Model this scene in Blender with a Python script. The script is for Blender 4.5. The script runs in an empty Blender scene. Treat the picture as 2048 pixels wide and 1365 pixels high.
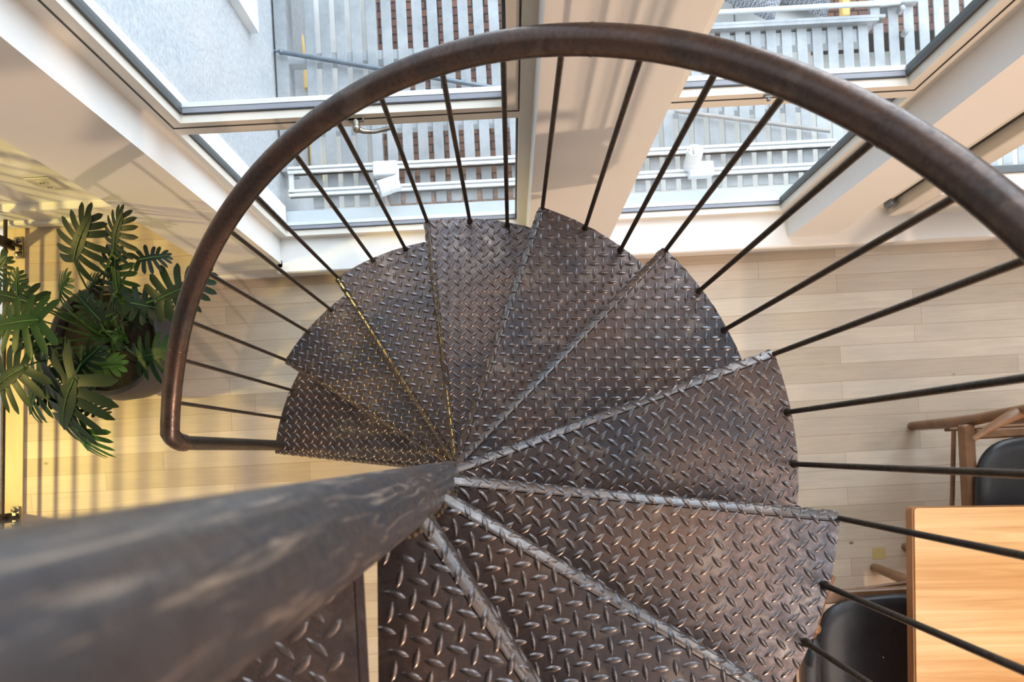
import bpy, math, random
from mathutils import Vector
random.seed(7)
C = bpy.context.scene.collection
PI = math.pi
# ------------------------------------------------------------------ camera model (metres, room axes: x along window wall, y to windows)
H = 3.076; FPX = 1475.0; NX, NY = 1025.5, 904.0; PHI = 0.052
CP, SP = math.cos(PHI), math.sin(PHI)
def at(u, v, z):
    d = (H - z) / FPX
    x, y = (u - NX) * d, -(v - NY) * d
    return Vector((x * CP + y * SP, -x * SP + y * CP, z))

# ------------------------------------------------------------------ materials
def new_mat(name):
    m = bpy.data.materials.new(name); m.use_nodes = True
    nt = m.node_tree; b = nt.nodes['Principled BSDF']
    return m, nt, b
def N(nt, t, **kw):
    n = nt.nodes.new(t)
    for k, v in kw.items():
        if k.startswith('_'): setattr(n, k[1:], v)
        else: n.inputs[k.replace('_', ' ')].default_value = v
    return n
def coords(nt, scale=(1, 1, 1), rot=(0, 0, 0), obj=True):
    tc = N(nt, 'ShaderNodeTexCoord'); mp = N(nt, 'ShaderNodeMapping')
    mp.inputs['Scale'].default_value = scale; mp.inputs['Rotation'].default_value = rot
    nt.links.new(tc.outputs['Object' if obj else 'Generated'], mp.inputs[0]); return mp.outputs[0]
def ramp(nt, fac, stops):
    r = N(nt, 'ShaderNodeValToRGB'); e = r.color_ramp.elements
    while len(e) < len(stops): e.new(0.5)
    for k, (p, c) in enumerate(stops):
        e[k].position = p; e[k].color = (*c, 1) if len(c) == 3 else c
    nt.links.new(fac, r.inputs[0]); return r.outputs[0]
def noise(nt, vec, scale, detail=6, rough=.55, dist=0.0):
    n = N(nt, 'ShaderNodeTexNoise', Scale=scale, Detail=detail, Roughness=rough, Distortion=dist)
    nt.links.new(vec, n.inputs['Vector']); return n.outputs['Fac']
def bump(nt, b, fac, strength, dist=.002):
    n = N(nt, 'ShaderNodeBump', Strength=strength, Distance=dist)
    nt.links.new(fac, n.inputs['Height']); nt.links.new(n.outputs[0], b.inputs['Normal'])
def mix(nt, fac, a, b_, mode='MIX'):
    m = N(nt, 'ShaderNodeMix', _data_type='RGBA', _blend_type=mode)
    if hasattr(fac, 'links'): nt.links.new(fac, m.inputs[0])
    else: m.inputs[0].default_value = fac
    for s, v in ((m.inputs[6], a), (m.inputs[7], b_)):
        if hasattr(v, 'links'): nt.links.new(v, s)
        else: s.default_value = (*v, 1)
    return m.outputs[2]
def plain(name, col, rough=.5, metal=0, var=.08, scale=8, bmp=0, coat=0, spec=.5):
    m, nt, b = new_mat(name)
    v = coords(nt); f = noise(nt, v, scale)
    c = ramp(nt, f, [(.3, tuple(x * (1 - var) for x in col)), (.7, tuple(min(1, x * (1 + var)) for x in col))])
    nt.links.new(c, b.inputs['Base Color'])
    b.inputs['Roughness'].default_value = rough; b.inputs['Metallic'].default_value = metal
    b.inputs['Coat Weight'].default_value = coat; b.inputs['Specular IOR Level'].default_value = spec
    if bmp: bump(nt, b, noise(nt, v, scale * 12), bmp)
    return m
M = {}
def steel(name, base, brown, rough, scale=4, amt=.5, metal=.85, streak=None, grit=.6):
    m, nt, b = new_mat(name); v = coords(nt)
    f1 = noise(nt, v, scale, 8, .6, .4); f2 = noise(nt, v, scale * 14, 8, .7)
    c = ramp(nt, f1, [(.5 - amt * .3, base), (.5 + amt * .3, brown)])
    c2 = ramp(nt, f2, [(.32, (.45, .45, .46)), (.55, (1, 1, 1)), (.78, (1.35, 1.3, 1.2))])
    c = mix(nt, grit, c, c2, 'MULTIPLY')
    if streak:
        vs = coords(nt, streak[0]); fs = noise(nt, vs, streak[1], 5, .6, 1.2)
        k = ramp(nt, fs, [(.55, (0, 0, 0)), (.68, (1, 1, 1))])
        kk = N(nt, 'ShaderNodeMath', _operation='MULTIPLY'); nt.links.new(k, kk.inputs[0]); kk.inputs[1].default_value = streak[3]
        c = mix(nt, kk.outputs[0], c, streak[2])
    nt.links.new(c, b.inputs['Base Color'])
    b.inputs['Metallic'].default_value = metal
    r = ramp(nt, f2, [(.3, (rough + .16,) * 3), (.7, (rough - .06,) * 3)]); nt.links.new(r, b.inputs['Roughness'])
    bump(nt, b, f2, .4 * grit, .0006)
    return m
M['tread'] = steel('dark_checker_steel', (.058, .072, .095), (.20, .135, .11), .27, 3.4, .75, .85, ((1, 1, 1), 11, (.40, .34, .28), .35), .55)
M['lug'] = steel('worn_highlit_lug_steel', (.105, .122, .15), (.22, .165, .14), .22, 3.4, .75, .88, None, .3)  # worn lugs; their bright edge highlights are put into this lighter colour
M['nose'] = steel('worn_highlit_nosing_steel', (.15, .155, .165), (.24, .18, .15), .24, 5, .6, .9, None, .15)  # polished nosing; the white highlight along it is painted in as lighter steel
M['rail'] = steel('bronze_rail_steel', (.070, .062, .062), (.135, .085, .068), .30, 7, .6, .75, ((1, 1, 1), 9, (.25, .20, .17), .35))
M['bar'] = steel('baluster_steel', (.05, .045, .042), (.10, .075, .055), .38, 9, .6, .7)
M['column'] = steel('column_steel', (.085, .097, .12), (.15, .115, .095), .28, 5, .6, .6, ((42, 42, 3.2), 2.0, (.58, .46, .36), .75))
M['weld'] = steel('weld_steel', (.05, .045, .04), (.16, .10, .05), .5, 30, .6, .6)
M['white'] = plain('white_paint', (.80, .80, .79), .45, var=.02, scale=3)
M['wall'] = plain('wall_paint', (.78, .77, .74), .6, var=.02, scale=3, bmp=.05)
M['wallb'] = plain('taupe_wall_paint', (.34, .32, .30), .6, var=.03, scale=3)  # unseen walls, darkened to hold down the warm bounce light
M['ceil'] = plain('grey_ceiling_paint', (.50, .50, .50), .7, var=.02)  # unseen ceiling, greyed to weaken the bounced light
M['frame'] = plain('cream_frame_paint', (.72, .69, .62), .4, var=.03, scale=6)
M['gasket'] = plain('black_gasket', (.02, .022, .025), .5)
M['dgrey'] = plain('dark_grey_seal', (.07, .078, .08), .5)
M['mgrey'] = plain('mid_grey_seal', (.26, .27, .31), .5)
M['alu'] = plain('mill_aluminium', (.62, .64, .66), .35, .3, var=.05)
M['chrome'] = plain('worn_handle_metal', (.32, .29, .25), .3, .9, var=.2, scale=40)
M['galv'] = None
M['leather'] = plain('black_leather', (.018, .019, .023), .36, var=.25, scale=30, bmp=.1)
M['ltrack'] = plain('track_white', (.66, .67, .68), .35, var=.02)
M['soil'] = plain('dark_soil', (.010, .007, .005), .95, var=.7, scale=60, bmp=1)
M['pot'] = plain('graphite_pot', (.028, .027, .036), .45, var=.15, scale=6)
M['stem'] = plain('green_stem', (.035, .10, .022), .45, var=.3, scale=10)
M['outlet'] = plain('outlet_plastic', (.62, .62, .56), .4, var=.03)
def galv():
    m, nt, b = new_mat('galvanised_steel'); v = coords(nt)
    vo = N(nt, 'ShaderNodeTexVoronoi', Scale=45.0); nt.links.new(v, vo.inputs['Vector'])
    f = noise(nt, v, 5, 6, .65)
    c = ramp(nt, f, [(.3, (.21, .225, .24)), (.7, (.37, .385, .40))])
    c = mix(nt, .5, c, ramp(nt, vo.outputs['Distance'], [(0, (.82, .83, .84)), (.5, (1, 1, 1))]), 'MULTIPLY')
    nt.links.new(c, b.inputs['Base Color']); b.inputs['Metallic'].default_value = .15; b.inputs['Roughness'].default_value = .55
    return m
M['galv'] = galv()
def stucco():
    m, nt, b = new_mat('rough_white_stucco'); v = coords(nt)
    f = noise(nt, v, 70, 8, .7); g = noise(nt, v, 2.0, 3)
    c = ramp(nt, f, [(.3, (.33, .35, .38)), (.6, (.48, .49, .51))]); nt.links.new(c, b.inputs['Base Color'])
    b.inputs['Roughness'].default_value = .9; bump(nt, b, f, .8, .006); return m
M['stucco'] = stucco()
def glass():
    m = bpy.data.materials.new('window_glass'); m.use_nodes = True; nt = m.node_tree
    nt.nodes.clear(); out = N(nt, 'ShaderNodeOutputMaterial')
    t = N(nt, 'ShaderNodeBsdfTransparent'); t.inputs[0].default_value = (.95, .975, .985, 1)
    g = N(nt, 'ShaderNodeBsdfGlossy', Roughness=.01); lw = N(nt, 'ShaderNodeLayerWeight', Blend=.5)
    pw = N(nt, 'ShaderNodeMath', _operation='POWER'); nt.links.new(lw.outputs['Facing'], pw.inputs[0]); pw.inputs[1].default_value = 5
    ma = N(nt, 'ShaderNodeMath', _operation='MULTIPLY_ADD'); nt.links.new(pw.outputs[0], ma.inputs[0]); ma.inputs[1].default_value = .5; ma.inputs[2].default_value = .03
    ms = N(nt, 'ShaderNodeMixShader'); nt.links.new(ma.outputs[0], ms.inputs[0])
    nt.links.new(t.outputs[0], ms.inputs[1]); nt.links.new(g.outputs[0], ms.inputs[2]); nt.links.new(ms.outputs[0], out.inputs[0])
    return m
M['glass'] = glass()
def planks():
    m, nt, b = new_mat('maple_floor_planks'); v = coords(nt)
    br = N(nt, 'ShaderNodeTexBrick', _offset=.37, _offset_frequency=2, _squash=1.25, _squash_frequency=3, Scale=1.0, Mortar_Size=.0009, Mortar_Smooth=.2, Bias=0.0, Brick_Width=.85, Row_Height=.074)
    br.inputs['Color1'].default_value = (.0, .0, .0, 1); br.inputs['Color2'].default_value = (1, 1, 1, 1); br.inputs['Mortar'].default_value = (.5, .5, .5, 1)
    nt.links.new(v, br.inputs['Vector'])
    base = ramp(nt, br.outputs['Color'], [(0, (.52, .42, .32)), (.5, (.61, .505, .395)), (1, (.68, .58, .465))])
    gv = coords(nt, (1.2, 22, 1)); g = noise(nt, gv, 4, 8, .65, .6)
    gr = ramp(nt, g, [(.3, (.86, .83, .80)), (.6, (1, 1, 1))]); c = mix(nt, .8, base, gr, 'MULTIPLY')
    bl = noise(nt, coords(nt, (1, 2.2, 1)), 3.0, 5, .6); bb = ramp(nt, bl, [(.3, (.80, .84, .88)), (.65, (1.0, 1.0, 1.0))]); c = mix(nt, .8, c, bb, 'MULTIPLY')
    kn = N(nt, 'ShaderNodeTexVoronoi', Scale=3.1); nt.links.new(coords(nt, (1, 1.5, 1)), kn.inputs['Vector'])
    kr = ramp(nt, kn.outputs['Distance'], [(.018, (.16, .08, .045)), (.034, (.9, .9, .9)), (.06, (1, 1, 1))]); c = mix(nt, .8, c, kr, 'MULTIPLY')
    c = mix(nt, br.outputs['Fac'], c, (.33, .23, .14))
    nt.links.new(c, b.inputs['Base Color']); b.inputs['Roughness'].default_value = .38
    b.inputs['Specular IOR Level'].default_value = .4
    bump(nt, b, g, .05, .001); return m
M['floor'] = planks()
def wood(name, lo, hi, scale=(3, 30, 30), rough=.4, coat=0, band=None):
    m, nt, b = new_mat(name); v = coords(nt, scale)
    f = noise(nt, v, 1.0, 8, .62, .8); c = ramp(nt, f, [(.3, lo), (.68, hi)])
    if band:
        f2 = noise(nt, coords(nt, band[0]), 1.0, 3, .5, .3); c2 = ramp(nt, f2, [(.40, (1, 1, 1)), (.62, band[1])]); c = mix(nt, .85, c, c2, 'MULTIPLY')
    nt.links.new(c, b.inputs['Base Color']); b.inputs['Roughness'].default_value = rough; b.inputs['Coat Weight'].default_value = coat
    return m
M['tabletop'] = wood('honey_table_wood', (.54, .30, .11), (.80, .57, .30), (.9, 26, 5), .34, .1, ((.5, 5, 1), (.78, .62, .45)))
M['walnut'] = wood('table_edge_wood', (.22, .085, .025), (.38, .17, .06), (3, 3, 20), .35, .1)
M['chairwood'] = wood('brown_chair_wood', (.13, .062, .027), (.25, .125, .058), (8, 8, 8), .38, .15)
M['edgeboard'] = wood('pale_edge_board', (.55, .42, .24), (.68, .55, .34), (20, 2, 1), .4)
def brown_tiles():
    m, nt, b = new_mat('red_brown_wood_tiles'); v = coords(nt)
    br = N(nt, 'ShaderNodeTexBrick', _offset=.5, _squash=.45, _squash_frequency=2, Scale=1.0, Mortar_Size=.004, Brick_Width=.13, Row_Height=.04)
    br.inputs['Color1'].default_value = (.17, .075, .055, 1); br.inputs['Color2'].default_value = (.30, .14, .09, 1); br.inputs['Mortar'].default_value = (.02, .015, .015, 1)
    nt.links.new(v, br.inputs['Vector'])
    f = noise(nt, v, 18, 4); c = mix(nt, .5, br.outputs['Color'], ramp(nt, f, [(.35, (.45, .5, .6)), (.65, (1, 1, 1))]), 'MULTIPLY')
    nt.links.new(c, b.inputs['Base Color']); b.inputs['Roughness'].default_value = .7; return m
M['tiles'] = brown_tiles()
M['concrete'] = plain('pale_concrete', (.76, .75, .72), .85, var=.15, scale=4)
M['ledgehaze'] = plain('haze_blue_grey_ledge', (.42, .46, .49), .6, var=.08, scale=5)  # ledge colour carries the pale reflection haze of the lower panes
M['slab'] = plain('white_bench_slab', (.78, .78, .75), .6, var=.04, scale=5)
M['yellow'] = plain('yellow_timber', (.95, .62, .22), .6, var=.1)
M['pipe'] = plain('galvanised_pipe', (.60, .63, .65), .5, .2, var=.1)
M['rodp'] = plain('weathered_rod', (.30, .28, .27), .5, .3, var=.15, scale=20)
M['rodm'] = plain('blue_grey_rod', (.16, .19, .22), .4, .5, var=.15, scale=20)
def weave():
    m, nt, b = new_mat('grey_woven_fabric'); v = coords(nt, (1, 1, 1), (0, 0, .6))
    ch = N(nt, 'ShaderNodeTexChecker', Scale=130.0); nt.links.new(v, ch.inputs['Vector'])
    ch.inputs['Color1'].default_value = (.10, .11, .14, 1); ch.inputs['Color2'].default_value = (.36, .37, .40, 1)
    nt.links.new(ch.outputs['Color'], b.inputs['Base Color']); b.inputs['Roughness'].default_value = .9; return m
M['weave'] = weave()
def leafmat():
    m, nt, b = new_mat('philodendron_leaf')
    at_ = N(nt, 'ShaderNodeAttribute', _attribute_name='tone')
    v = coords(nt); f = noise(nt, v, 25, 4)
    c = ramp(nt, at_.outputs['Fac'], [(0, (.005, .015, .008)), (.45, (.010, .040, .012)), (.8, (.035, .12, .016)), (1, (.10, .20, .035))])
    c = mix(nt, .5, c, ramp(nt, f, [(.3, (.7, .7, .7)), (.7, (1.2, 1.2, 1.2))]), 'MULTIPLY')
    nt.links.new(c, b.inputs['Base Color']); b.inputs['Roughness'].default_value = .5; b.inputs['Specular IOR Level'].default_value = .3
    return m
M['leaf'] = leafmat()

# ------------------------------------------------------------------ mesh builder
class MB:
    def __init__(s): s.v = []; s.f = []; s.mi = []; s.att = []
    def add(s, vs, fs, mi=0, a=None):
        o = len(s.v); s.v += [tuple(p) for p in vs]; s.f += [tuple(i + o for i in f) for f in fs]; s.mi += [mi] * len(fs)
        s.att += [a if a is not None else 0.0] * len(vs); return s
    def box(s, lo, hi, mi=0, bev=0.0):
        x0, y0, z0 = lo; x1, y1, z1 = hi
        if bev <= 0:
            vs = [(x0, y0, z0), (x1, y0, z0), (x1, y1, z0), (x0, y1, z0), (x0, y0, z1), (x1, y0, z1), (x1, y1, z1), (x0, y1, z1)]
            return s.add(vs, [(3, 2, 1, 0), (4, 5, 6, 7), (0, 1, 5, 4), (1, 2, 6, 5), (2, 3, 7, 6), (3, 0, 4, 7)], mi)
        c = bev
        ring = [(x0 + c, y0), (x1 - c, y0), (x1, y0 + c), (x1, y1 - c), (x1 - c, y1), (x0 + c, y1), (x0, y1 - c), (x0, y0 + c)]
        cx, cy = (x0 + x1) / 2, (y0 + y1) / 2
        def ins(p, k): return (p[0] + (k if p[0] < cx else -k), p[1] + (k if p[1] < cy else -k))
        vs = [(*ins(p, c), z0) for p in ring] + [(*p, z0 + c) for p in ring] + [(*p, z1 - c) for p in ring] + [(*ins(p, c), z1) for p in ring]
        fs = [tuple(range(7, -1, -1)), tuple(range(24, 32))]
        for l in range(3):
            for k in range(8): a, b = l * 8 + k, l * 8 + (k + 1) % 8; fs.append((a, b, b + 8, a + 8))
        return s.add(vs, fs, mi)
    def prism(s, poly, z0, z1, mi=0):
        n = len(poly); vs = [(x, y, z0) for x, y in poly] + [(x, y, z1) for x, y in poly]
        fs = [tuple(range(n - 1, -1, -1)), tuple(range(n, 2 * n))] + [(k, (k + 1) % n, n + (k + 1) % n, n + k) for k in range(n)]
        return s.add(vs, fs, mi)
    def tube(s, pts, r, n=12, mi=0, caps=True, flat=1.0):
        pts = [Vector(p) for p in pts]; m = len(pts)
        rr = r if isinstance(r, (list, tuple)) else [r] * m
        vs = []; u = None
        for k, p in enumerate(pts):
            t = (pts[min(k + 1, m - 1)] - pts[max(k - 1, 0)]).normalized()
            if u is None:
                u = t.cross(Vector((0, 0, 1)) if abs(t.z) < .9 else Vector((1, 0, 0))).normalized()
            else: u = (u - t * u.dot(t)).normalized()
            w = t.cross(u)
            for j in range(n):
                a = 2 * PI * j / n; vs.append(p + u * (math.cos(a) * rr[k]) + w * (math.sin(a) * rr[k] * flat))
        fs = [(k * n + j, k * n + (j + 1) % n, (k + 1) * n + (j + 1) % n, (k + 1) * n + j) for k in range(m - 1) for j in range(n)]
        if caps: fs += [tuple(range(n - 1, -1, -1)), tuple((m - 1) * n + j for j in range(n))]
        return s.add(vs, fs, mi)
    def lathe(s, prof, c=(0, 0), n=40, mi=0):
        vs = []; m = len(prof)
        for r, z in prof:
            for j in range(n): a = 2 * PI * j / n; vs.append((c[0] + r * math.cos(a), c[1] + r * math.sin(a), z))
        fs = [(k * n + j, k * n + (j + 1) % n, (k + 1) * n + (j + 1) % n, (k + 1) * n + j) for k in range(m - 1) for j in range(n)]
        return s.add(vs, fs, mi)
    def ball(s, c, r, n=12, mi=0, sq=(1, 1, 1)):
        vs = []; m = n // 2 + 1
        for k in range(m):
            ph = -PI / 2 + PI * k / (m - 1)
            for j in range(n):
                a = 2 * PI * j / n
                vs.append((c[0] + r * sq[0] * math.cos(ph) * math.cos(a), c[1] + r * sq[1] * math.cos(ph) * math.sin(a), c[2] + r * sq[2] * math.sin(ph)))
        fs = [(k * n + j, k * n + (j + 1) % n, (k + 1) * n + (j + 1) % n, (k + 1) * n + j) for k in range(m - 1) for j in range(n)]
        return s.add(vs, fs, mi)
    def obar(s, a, b, w, h, mi=0):
        """flat bar from a to b, w across (horizontal), h up"""
        a, b = Vector(a), Vector(b); t = (b - a).normalized()
        u = t.cross(Vector((0, 0, 1))); u = (u.normalized() if u.length > .01 else Vector((1, 0, 0))); v = u.cross(t)
        vs = [p + u * (sx * w / 2) + v * (sz * h / 2) for p in (a, b) for sx, sz in ((-1, -1), (1, -1), (1, 1), (-1, 1))]
        return s.add(vs, [(3, 2, 1, 0), (4, 5, 6, 7), (0, 1, 5, 4), (1, 2, 6, 5), (2, 3, 7, 6), (3, 0, 4, 7)], mi)
    def build(s, name, mats, parent=None, smooth=False, attr=None, auto=True):
        me = bpy.data.meshes.new(name); me.from_pydata([tuple(v) for v in s.v], [], s.f)
        ms = mats if isinstance(mats, (list, tuple)) else [mats]
        for m in ms: me.materials.append(m)
        if len(ms) > 1: me.polygons.foreach_set('material_index', s.mi)
        if attr:
            at_ = me.attributes.new(attr, 'FLOAT', 'POINT'); at_.data.foreach_set('value', s.att)
        me.validate(); me.update()
        o = bpy.data.objects.new(name, me); C.objects.link(o)
        if parent is not None:
            o.parent = parent
            if parent.type == 'EMPTY' or True: o.matrix_parent_inverse = PINV.get(parent.name, o.matrix_parent_inverse)
        if smooth:
            me.polygons.foreach_set('use_smooth', [True] * len(me.polygons))
            try: me.set_sharp_from_angle(angle=math.radians(smooth if smooth is not True else 40))
            except Exception: pass
        return o
PINV = {}
def structure(o): o['kind'] = 'structure'; return o
def tag(o, label, cat, group=None, kind=None):
    o['label'] = label; o['category'] = cat
    if group: o['group'] = group
    if kind: o['kind'] = kind
    return o
def thing(name, label=None, cat=None, loc=(0, 0, 0), rz=0, group=None, world=True):
    """Empty at the thing's base; with world=True the parts are given in room coordinates"""
    o = bpy.data.objects.new(name, None); C.objects.link(o); o.location = loc; o.rotation_euler = (0, 0, rz); o.empty_display_size = .1
    if world:
        from mathutils import Matrix
        PINV[o.name] = (Matrix.Translation(loc) @ Matrix.Rotation(rz, 4, 'Z')).inverted()
    if label: tag(o, label, cat, group)
    return o
def copy_tree(o, parent=None):
    c = o.copy(); C.objects.link(c)
    if parent is not None: c.parent = parent
    for ch in list(o.children): copy_tree(ch, c)
    return c

# ------------------------------------------------------------------ room shell
YF = .776      # floor / plinth line
YP = .805      # faces of the piers
YJ = .905      # inner face of window frames
YG = .94       # glass
YO = .954      # outer face of frames
ZT = 4.7       # window heads
# floor (ends at the stair void on the left, along a slightly skewed edge)
e0, e1 = at(47, 1016, 0), at(53, 443, 0)
sl = (e1.x - e0.x) / (e1.y - e0.y)
def edge_x(y, off=0): return e0.x + sl * (y - e0.y) + off
b = MB(); b.prism([(edge_x(-4.5), -4.5), (4.6, -4.5), (4.6, YF + .1), (-1.1, YF + .1), (-1.1, 1.2), (edge_x(1.2), 1.2)], -.25, 0)
structure(b.build('floor', M['floor']))
b = MB(); b.prism([(edge_x(-4.5, -.088), -4.5), (edge_x(-4.5, -.001), -4.5), (edge_x(1.15, -.001), 1.15), (edge_x(1.15, -.088), 1.15)], -.25, .001)
structure(b.build('trim_1', M['edgeboard']))
b = MB(); b.box((-4.2, -4.5, -2.9), (-2.15, 1.4, -2.8)); structure(b.build('floor_lower', M['concrete']))
b = MB(); b.box((-4.3, -4.6, -2.9), (-4.2, 1.4, 5.2)); structure(b.build('wall_left', M['wallb']))
b = MB(); b.box((-4.2, -4.6, -2.9), (4.7, -4.5, 5.2)); structure(b.build('wall_back', M['wallb']))
b = MB(); b.box((4.6, -4.5, -.25), (4.7, 1.1, 5.2)); structure(b.build('wall_right', M['wallb']))
b = MB(); b.box((-4.3, -4.6, 5.2), (4.7, 1.25, 5.3)); structure(b.build('ceiling', M['ceil']))
# window wall: recessed solid wall left of the pier, piers, header, plinth
b = MB()
b.box((-4.2, 1.07, -2.9), (-1.17, 1.25, 5.2))
for x0, x1 in ((-1.172, -.893), (.10, .417), (1.154, 1.345), (2.62, 2.85)):
    b.box((x0, YP, .0 if x0 < -1 else .1), (x1, 1.07 if x0 < -1 else .958, 5.2))
b.box((-.893, YP + .02, ZT), (4.6, .965, 5.2)); b.box((4.3, YP, 0), (4.6, .965, 5.2))
b.box((-.9, YF + .1, -.3), (4.6, .965, .0))
structure(b.build('wall_front', M['white']))
b = MB(); b.box((-.893 - .012, YF, 0), (4.3, YO, .094), bev=.004); b.box((-.893 - .02, YF - .008, .086), (4.3, YO, .1), bev=.005)
structure(b.build('window_sill', M['white']))
b = MB(); b.box((-2.2, 1.05, 0), (-1.17, 1.075, .175), bev=.004); b.box((-2.2, 1.035, 0), (-1.17, 1.075, .055), bev=.006); b.box((-2.2, 1.042, .17), (-1.17, 1.075, .19), bev=.004)
structure(b.build('baseboard_left', M['white']))
b = MB(); b.box((-1.19, YP - .018, 0), (-.885, YP + .02, .10), bev=.004); b.box((-1.19, YP - .03, 0), (-.88, YP + .02, .04), bev=.005)
b.box((-1.19, YP - .018, 0), (-1.165, 1.07, .10), bev=.004)
structure(b.build('baseboard_front', M['white']))

# ------------------------------------------------------------------ windows
def frame_rect(mb, x0, x1, z0, z1, w, y0, y1, bev=.0, wb=None, wt=None):
    wb = w if wb is None else wb; wt = w if wt is None else wt
    mb.box((x0, y0, z0), (x0 + w, y1, z1), bev=bev); mb.box((x1 - w, y0, z0), (x1, y1, z1), bev=bev)
    mb.box((x0 + w, y0, z0), (x1 - w, y1, z0 + wb), bev=bev); mb.box((x0 + w, y0, z1 - wt), (x1 - w, y1, z1), bev=bev)
def handle(parent, x, z, flip=1):
    mb = MB(); y = YJ - .008
    mb.box((x - .022, y - .006, z - .009), (x + .022, y + .002, z + .009), bev=.003)
    mb.tube([(x, y - .002, z), (x, y - .022, z)], [.010, .008], 12)
    pts = [(x - flip * .002, y - .022, z), (x + flip * .018, y - .030, z - .004), (x + flip * .045, y - .031, z - .007), (x + flip * .075, y - .027, z - .004), (x + flip * .098, y - .025, z)]
    mb.tube(pts, [.009, .0065, .0055, .006, .005], 10, flat=.7)
    mb.ball((x, y - .023, z), .0115)
    return mb.build('handle', M['chrome'], parent, smooth=50)
def gasket(parent, x0, x1, z0, z1, w):
    mb = MB()
    mb.box((x0, YG - .010, z0), (x0 + w, YO + .001, z1), 1); mb.box((x1 - w, YG - .010, z0), (x1, YO + .001, z1), 1)
    mb.box((x0 + w, YG - .013, z0), (x1 - w, YG - .0095, z0 + .005), 0); mb.box((x0 + w, YG - .0095, z0), (x1 - w, YG + .004, z0 + .004), 2)
    mb.box((x0 + w, YG - .010, z1 - w), (x1 - w, YG + .006, z1), 1)
    return mb.build('gasket', [M['gasket'], M['dgrey'], M['mgrey']], parent)
def window(n, x0, x1, hx, flip=1):
    w = thing('window_%d' % n, loc=((x0 + x1) / 2, YG, .1)); structure(w)
    zt0, zt1 = 1.075, 1.113
    mb = MB(); frame_rect(mb, x0, x1, .1, ZT, .036, YJ, YO, wb=.035)
    mb.box((x0 + .036, YJ, zt0), (x1 - .036, YO, zt1))
    fr = mb.build('window_frame', M['frame'], w)
    # fixed lower pane with dark gasket
    xa, xb = x0 + .036, x1 - .036
    gasket(w, xa, xb, .135, zt0, .006)
    mb = MB(); mb.box((xa + .003, YG - .003, .138), (xb - .003, YG + .003, zt0 - .003)); mb.build('glass_pane', M['glass'], w)
    mb = MB(); mb.box((xa + .006, YG + .005, .128), (xb - .006, YO + .004, .142)); mb.build('outer_ledge', M['alu'], w)
    # opening sash
    sa, sb = xa + .003, xb - .003; z0 = zt1 + .004
    sh = MB(); frame_rect(sh, sa, sb, z0, ZT - .04, .028, YJ + .001, YO - .012, wb=.024)
    s = sh.build('sash', M['frame'], w)
    gasket(s, sa + .028, sb - .028, z0 + .024, ZT - .068, .008)
    mb = MB(); mb.box((sa + .036, YG + .005, z0 + .012), (sb - .036, YO + .004, z0 + .030)); mb.build('outer_ledge', M['alu'], s)
    mb = MB(); mb.box((sa + .03, YG - .003, z0 + .026), (sb - .03, YG + .003, ZT - .07)); mb.build('glass_pane', M['glass'], s)
    mb = MB(); frame_rect(mb, xa - .001, xb + .001, zt1 - .0002, ZT - .036, .0042, YJ - .0006, YJ + .004); mb.build('gap_shade_strip', M['gasket'], w)  # black strip painted as the shade in the gap round the sash
    if n == 1: handle(s, hx, z0 + .012, flip)
    else:
        mb = MB(); mb.box((hx - .012, YJ - .006, z0 + .006), (hx + .012, YJ + .001, z0 + .018), bev=.002); mb.tube([(hx, YJ - .006, z0 + .012), (hx, YJ - .014, z0 + .012)], .005, 10); mb.build('latch', M['rodm'], s)
    return w
window(1, -.893, .10, at(712, 240, 1.13).x)
window(2, .417, 1.154, at(1537, 197, 1.13).x, 1)
# door-like glazed leaf right of the third pier
def glazed_door(n, x0, x1):
    w = thing('door_%d' % n, loc=((x0 + x1) / 2, YG, .1)); structure(w)
    mb = MB(); frame_rect(mb, x0, x1, .1, ZT, .178, YJ - .002, YO, wb=.03, wt=.05); mb.build('door_frame', M['frame'], w)
    xa, xb = x0 + .20, x1 - .20
    mb = MB(); frame_rect(mb, x0 + .178, x1 - .178, .13, ZT - .05, .022, YJ + .002, YJ + .012); mb.build('gasket', M['gasket'], w)
    mb = MB(); frame_rect(mb, xa, xb, .135, ZT - .065, .07, .86, .93, bev=.004, wb=.24); s = mb.build('door_leaf', M['frame'], w)
    mb = MB(); frame_rect(mb, xa + .066, xb - .066, .372, ZT - .139, .012, .925, YG + .012); mb.build('gasket', M['dgrey'], s)
    mb = MB(); mb.box((xa + .07, YG - .003, .38), (xb - .07, YG + .003, ZT - .14)); mb.build('glass_pane', M['glass'], s)
    mb = MB(); p = at(1783, 402, .22); mb.box((x0 + .165, YJ - .022, .17), (x0 + .185, YJ - .002, .22), bev=.002); mb.tube([(x0 + .185, YJ - .022, .165), (x0 + .185, YJ - .022, .225)], .005, 10)
    mb.build('hinge', M['rodm'], w, smooth=50)
    return w
glazed_door(1, 1.345, 2.62)
glazed_door(2, 2.85, 4.3)

# outlet on the recessed wall
p = at(92, 368, 0); k = FPX * 1.065 / ((904 - 368) * CP + (1025.5 - 92) * SP); oz = H - k; ox = ((92 - 1025.5) * CP + (904 - 368) * SP) * k / FPX
t = thing('wall_outlet', 'pale double electrical outlet low on the recessed left wall above the baseboard', 'outlet', (ox, 1.07, oz))
mb = MB(); mb.box((ox - .045, 1.062, oz - .06), (ox + .045, 1.072, oz + .06), bev=.003); mb.build('cover_plate', M['outlet'], t)
for dz in (-.022, .022):
    mb = MB(); mb.tube([(ox, 1.064, oz + dz), (ox, 1.060, oz + dz)], .017, 20); mb.box((ox - .007, 1.0585, oz + dz - .004), (ox - .004, 1.0605, oz + dz + .004), 1); mb.box((ox + .004, 1.0585, oz + dz - .004), (ox + .007, 1.0605, oz + dz + .004), 1)
    mb.build('socket', [M['outlet'], M['gasket']], t)

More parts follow.
